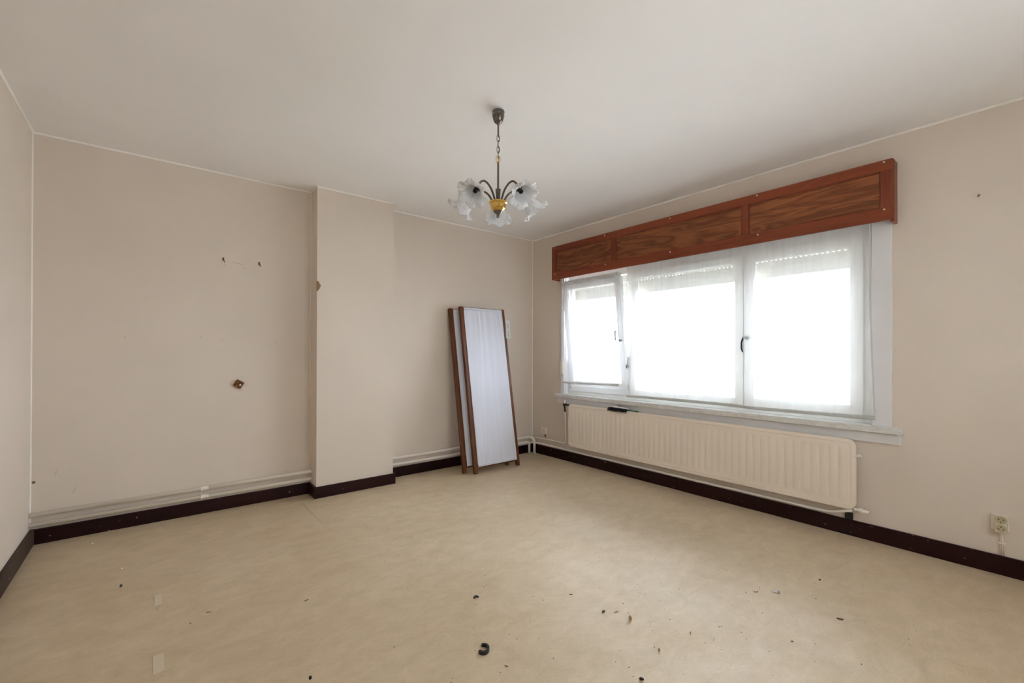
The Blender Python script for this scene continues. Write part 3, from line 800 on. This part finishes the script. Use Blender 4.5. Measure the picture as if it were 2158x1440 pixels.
LS = thing('single_wall_socket', (XR, 4.13, .265), 'small square cream socket low on the wall beside the pipe corner', 'socket')
boxpart('face', 'cream', LS, XR - .022, XR - .0005, 4.085, 4.178, .268, .348, .005)
b = bm_new(); lathe(b, [(.030, .001), (.030, -.001), (.027, -.001), (.024, .001)], 24)
b.transform(Matrix.Translation((XR - .0225, 4.132, .308)) @ Matrix.Rotation(-PI / 2, 4, 'Y')); put('socket_ring', b, 'cream', LS, smooth=True)
for dy in (.010, -.010):
    put('pin_hole', tube(bm_new(), [(XR - .021, 4.132 + dy, .308), (XR - .0228, 4.132 + dy, .308)], .0035, 10), 'bakelite', LS)
put('cable', tube(bm_new(), [(XR - .008, 4.115, .269), (XR - .008, 4.113, .245), (XR - .006, 4.118, .228)], .006, 8), 'hinge', LS, smooth='all')

# dark green plastic piece standing on the baseboard
b = bm_new(); pts = rrect(.909, .955, .1125, .162, .006, 4)
slab(b, [(XR - .004, pts), (XR - .016, pts), (XR - .017, rrect(.911, .953, .1145, .160, .005, 4))])
tag(put('plastic_cover', b, 'darkgreen'), 'dark green plastic square standing on the baseboard below the radiator end', 'plastic piece')

# wooden block, hooks, nail, plug on the walls
WB = thing('wall_block', (.56, YB, 1.04), 'small tilted brown wooden block screwed to the plain back wall', 'block')
b = box(bm_new(), -.030, .030, -.024, 0, -.030, .030, .003); b.transform(Matrix.Translation((.560, YB - .0005, 1.036)) @ Matrix.Rotation(math.radians(33), 4, 'Y'))
blk = put('block', b, 'blockwood', WB)
b = lathe(bm_new(), [(0, .003), (.005, .002), (.008, 0), (.008, -.002)], 14); b.transform(Matrix.Translation((.570, YB - .0245, 1.030)) @ Matrix.Rotation(PI / 2, 4, 'X')); put('screw', b, 'screw', WB)
for p in ((.552, 1.056), (.545, 1.022)):
    put('screw_hole', tube(bm_new(), [(p[0], YB - .0235, p[1]), (p[0], YB - .0250, p[1])], .0028, 10), 'pale', WB)
for x, z_ in ((.447, 2.073), (.710, 2.071)):
    b = bm_new(); tube(b, smooth_path([(x, YB + .005, z_ + .010), (x, YB - .012, z_ + .010), (x + .002, YB - .020, z_ + .002), (x + .006, YB - .020, z_ - .012), (x + .008, YB - .010, z_ - .016)], 4), .0035, 8)
    box(b, x - .006, x + .006, YB - .003, YB + .001, z_ - .002, z_ + .024, .001)
    tag(put('wall_hook', b, 'bronze', smooth=False), 'tiny dark hook left in the plain part of the back wall', 'hook', 'pair of picture hooks on the back wall')
b = bm_new(); tube(b, [(XR + .005, .289, 2.268), (XR - .016, .284, 2.272)], .004, 8); tube(b, [(XR - .016, .284, 2.272), (XR - .020, .2835, 2.2725)], .007, 8)
tag(put('nail', b, 'bronze'), 'dark nail sticking out of the wall right beyond the pelmet', 'nail')
b = bm_new(); lathe(b, [(0, .004), (.006, .004), (.009, 0), (.009, -.004)], 10); b.transform(Matrix.Translation((-.628, YB - .001, .42)) @ Matrix.Rotation(PI / 2, 4, 'X'))
tag(put('wall_plug', b, 'plaster'), 'brown plug in the back wall close to the left corner', 'plug')

# ---------------------------------------------------------------- bits on the floor
def lump(loc, size, m, seed, name, sub=2, amp=.35):
    b = bm_new(); bmesh.ops.create_icosphere(b, subdivisions=sub, radius=1.0)
    for v in b.verts:
        k = 1 + amp * noise.noise(v.co * 1.6 + Vector((seed * 3.1, seed, 0)))
        v.co = Vector((v.co.x * size[0], v.co.y * size[1], v.co.z * size[2])) * k
    b.transform(Matrix.Rotation(seed * 1.7, 4, 'Z')); zm = min(v.co.z for v in b.verts)
    b.transform(Matrix.Translation((loc[0], loc[1], -zm + .0002)))
    return put(name, b, m, smooth='all')
def stick(loc, L, r, ang, m, name, curve=.2, seed=0):
    pts = []
    for k in range(7):
        t = k / 6 - .5; pts.append((t * L, curve * L * (t * t) + .1 * L * noise.noise((t * 4, seed, 0)), r + .0004 + .0008 * abs(noise.noise((t * 5, seed, 3)))))
    b = tube(bm_new(), pts, [r * .5, r, r * 1.1, r, r * 1.1, r * .9, r * .4], 6)
    b.transform(Matrix.Translation((loc[0], loc[1], 0)) @ Matrix.Rotation(ang, 4, 'Z')); return put(name, b, m, smooth='all')
# broken black plastic hook
b = bm_new(); n = 16; inner, outer = [], []
for k in range(n + 1):
    a = math.radians(-140 + 255 * k / n); w = .008 if k < n * .5 else .008 - .004 * (k / n - .5) * 2
    inner.append((math.cos(a) * .017, math.sin(a) * .022, w)); outer.append((math.cos(a) * .027, math.sin(a) * .033, w))
for (z0, z1) in ((0, .014),):
    vi0 = [b.verts.new((x, y, z0)) for x, y, w in inner]; vo0 = [b.verts.new((x, y, z0)) for x, y, w in outer]
    vi1 = [b.verts.new((x, y, z1 * (.6 + w * 50))) for x, y, w in inner]; vo1 = [b.verts.new((x * .97, y * .97, z1 * (.6 + w * 50))) for x, y, w in outer]
    for i in range(n):
        b.faces.new((vi0[i], vi0[i + 1], vo0[i + 1], vo0[i])); b.faces.new((vi1[i], vo1[i], vo1[i + 1], vi1[i + 1]))
        b.faces.new((vo0[i], vo0[i + 1], vo1[i + 1], vo1[i])); b.faces.new((vi0[i + 1], vi0[i], vi1[i], vi1[i + 1]))
    for i in (0, n): b.faces.new((vi0[i], vo0[i], vo1[i], vi1[i]))
b.transform(Matrix.Translation((1.128, 1.580, .0004)) @ Matrix.Rotation(-YAW, 4, 'Z'))
tag(put('broken_hook', b, 'black'), 'broken black plastic hook lying on the bare floor', 'hook')
b = bm_new(); tube(b, [(.011 * math.cos(a), .011 * math.sin(a), .005) for a in [math.radians(-30 + 28 * k) for k in range(9)]], .004, 8)
b.transform(Matrix.Translation((1.337, 1.942, 0)))
tag(put('black_clip', b, 'black', smooth='all'), 'tiny black open ring clip on the floor behind the broken hook', 'clip')
tag(lump((1.812, 1.306), (.009, .008, .012), 'tan', 1.0, 'hazelnut', 2, .2), 'tan nut standing on the floor, largest of the pale bits', 'nut')
tag(lump((1.764, 1.432), (.011, .006, .005), 'blockwood', 2.0, 'brown_chip'), 'brown oblong chip on the floor just behind the tan nut', 'chip')
tag(stick((1.815, 1.392), .026, .0022, -.3, 'tan', 'wood_sliver', .1, 1), 'pale flat wood sliver on the floor beside the brown oblong chip', 'sliver')
for i, p in enumerate(((1.724, 1.092), (1.938, 1.065))):
    tag(lump(p, (.0045, .004, .007), 'tan', 3.0 + i, 'grain_kernel', 2, .3), 'small tan kernel on the floor beyond the nut', 'kernel', 'tan kernels near the nut')
tag(lump((1.517, 1.040), (.010, .006, .005), 'crumb', 5.0, 'bark_bit', 2, .5), 'dark rough bark bit on the floor, biggest of the brown crumbs', 'bark bit')
tag(lump((-.135, 3.276), (.006, .006, .007), 'black', 6.0, 'black_pellet', 2, .25), 'round black pellet on the floor next to a white bead', 'pellet')
for i, p in enumerate(((-.144, 3.531), (-.316, 4.115))):
    tag(lump(p, (.006, .006, .006), 'pale', 7.0 + i, 'white_bead', 2, .2), 'white bead on the floor between left wall and glue marks', 'bead', 'white beads near the left wall')
tag(lump((.491, 1.873), (.006, .005, .008), 'black', 9.0, 'black_seed', 2, .4), 'shiny black seed on the floor away from the other debris', 'seed')
for i, (p, L, a) in enumerate((((.22, 2.678), .032, -.6), ((.63, 2.484), .030, .1), ((.142, 2.622), .016, -1.3), ((1.754, 1.647), .024, -.68), ((2.51, 1.06), .018, .5), ((1.145, 1.44), .020, -1.1))):
    tag(stick(p, L * .85, .0013, a, 'crumb', 'twig_bit', .15, i), 'thin dark twig bit lying on the bare floor', 'twig', 'dark twig bits scattered on the floor')
b = bm_new(); tube(b, [(.012 * math.cos(a), .009 * math.sin(a), .003) for a in [math.radians(140 + 25 * k) for k in range(8)]], .0022, 6); b.transform(Matrix.Translation((2.569, 1.032, 0)))
tag(put('curled_shaving', b, 'tan', smooth='all'), 'small curled tan shaving on the floor beside the silver scrap', 'shaving')
b = grid(bm_new(), 8, 5, lambda u, v: ((u - .5) * .035, (v - .5) * .020, .004 + .004 * noise.noise((u * 5, v * 5, 2)) * 2)); b.transform(Matrix.Translation((2.646, .958, 0)) @ Matrix.Rotation(-.9, 4, 'Z'))
tag(put('foil_scrap', b, 'foil', solid=.0006), 'crumpled silvery scrap on the floor under the window side', 'scrap')
b = bm_new(); tube(b, [(-.014, 0, .003), (.012, 0, .003), (.014, .006, .003)], [.003, .0035, .002], 6); b.transform(Matrix.Translation((2.621, .664, 0)) @ Matrix.Rotation(-1.2, 4, 'Z'))
tag(put('olive_clip', b, 'hinge'), 'olive-brown bent metal clip lying on the floor', 'clip')
tag(lump((2.98, .85), (.006, .005, .004), 'hinge', 11.0, 'olive_crumb'), 'olive crumb on the floor nearest the window wall', 'crumb')
cr = random.Random(21)
DC = [(2.312, .511), (1.226, 2.657), (1.421, 2.886), (1.903, 1.417), (1.967, 1.187), (2.098, 1.009), (1.511, 2.103), (2.486, 1.382), (1.33, 1.35), (2.25, .75), (2.74, .80), (1.60, 1.70)]
for i, p in enumerate(DC):
    tag(lump(p, (cr.uniform(.0025, .0045), cr.uniform(.0015, .003), .0018), 'crumb', 20.0 + i, 'dark_crumb', 1, .5), 'tiny dark crumb lying on the bare floor', 'crumb', 'dark crumbs on the floor')
b = bm_new()
for k in range(330):
    if cr.random() < .75: x, y = cr.gauss(1.95, .6), cr.gauss(1.35, .6)
    else: x, y = cr.uniform(-.5, 3.7), cr.uniform(.3, 4.1)
    if not (-.55 < x < 3.8 and .1 < y < 4.1): continue
    s_ = cr.uniform(.0007, .0019); a = cr.uniform(0, PI)
    r_ = bmesh.ops.create_icosphere(b, subdivisions=1, radius=1.0, matrix=Matrix.Translation((x, y, s_ * .5)) @ Matrix.Rotation(a, 4, 'Z') @ Matrix.Diagonal((s_ * cr.uniform(1, 3), s_, s_ * .5, 1)))
o = put('floor_grit', b, 'crumb'); tag(o, 'fine dark grit scattered over the bare floor', 'grit'); o['kind'] = 'stuff'

# ---------------------------------------------------------------- outside the window
GZ = -.7
b = box(bm_new(), 4.35, 60, -40, 50, GZ - .2, GZ); g = struct(put('street_ground', b, 'paving'))
def tree(loc, crown, trunk_h, m, label, seed, nleaf=5200, leaf=.10):
    T = thing('garden_tree', loc, label, 'tree'); rr = random.Random(seed)
    L = Vector(loc); top = L + Vector((0, 0, trunk_h))
    put('trunk', tube(bm_new(), smooth_path([L, L + Vector((.08, .05, trunk_h * .5)), top, top + Vector((-.1, .1, crown[2]))], 4), .13, 10), 'bark', T, smooth='all')
    b = bm_new(); cc = L + Vector((0, 0, trunk_h + crown[2] * .8))
    for k in range(9):
        a = rr.uniform(0, 2 * PI); e = cc + Vector((math.cos(a) * crown[0] * .8, math.sin(a) * crown[1] * .8, rr.uniform(-.6, .6) * crown[2]))
        tube(b, smooth_path([top, (top + e) / 2 + Vector((0, 0, .15)), e], 4), [.06 - .05 * q / 8 for q in range(9)], 6)
    put('branches', b, 'bark', T, smooth='all')
    vs, fs = [], []
    clumps = [(cc + Vector((rr.gauss(0, .5) * crown[0], rr.gauss(0, .5) * crown[1], rr.uniform(-1, 1) * crown[2])), rr.uniform(.3, .6)) for _ in range(60)]
    for k in range(nleaf):
        c_, r_ = rr.choice(clumps); p = c_ + Vector((rr.gauss(0, r_), rr.gauss(0, r_), rr.gauss(0, r_ * .7)))
        if p.x < 5.0: continue
        d1 = Vector((rr.gauss(0, 1), rr.gauss(0, 1), rr.gauss(0, 1))).normalized(); d2 = d1.orthogonal().normalized(); s = leaf * rr.uniform(.6, 1.2); i0 = len(vs)
        vs += [p - d1 * s, p + d2 * s * .45, p + d1 * s, p - d2 * s * .45]; fs.append((i0, i0 + 1, i0 + 2, i0 + 3))
    me = bpy.data.meshes.new('foliage'); me.from_pydata(vs, [], fs); me.materials.append(M[m])
    o = bpy.data.objects.new('foliage', me); COL.objects.link(o); o.parent = T; o.matrix_parent_inverse = Matrix.Translation(-L); o['kind'] = 'stuff'
    return T
tree((9.0, 9.6, GZ), (1.0, 1.1, 1.7), 1.2, 'leafy', 'yellow-green leafy tree seen through the gap of the tilted sash', 1, 2600)
tree((12.0, 6.6, GZ), (1.3, 1.3, .9), 4.6, 'leaf', 'dark green tree crown behind the middle of the long sheer curtain', 2, 1500)
tree((13.5, .4, GZ), (1.3, 1.3, .9), 4.5, 'leaf', 'green tree crown behind the right end of the long sheer curtain', 3, 1500)
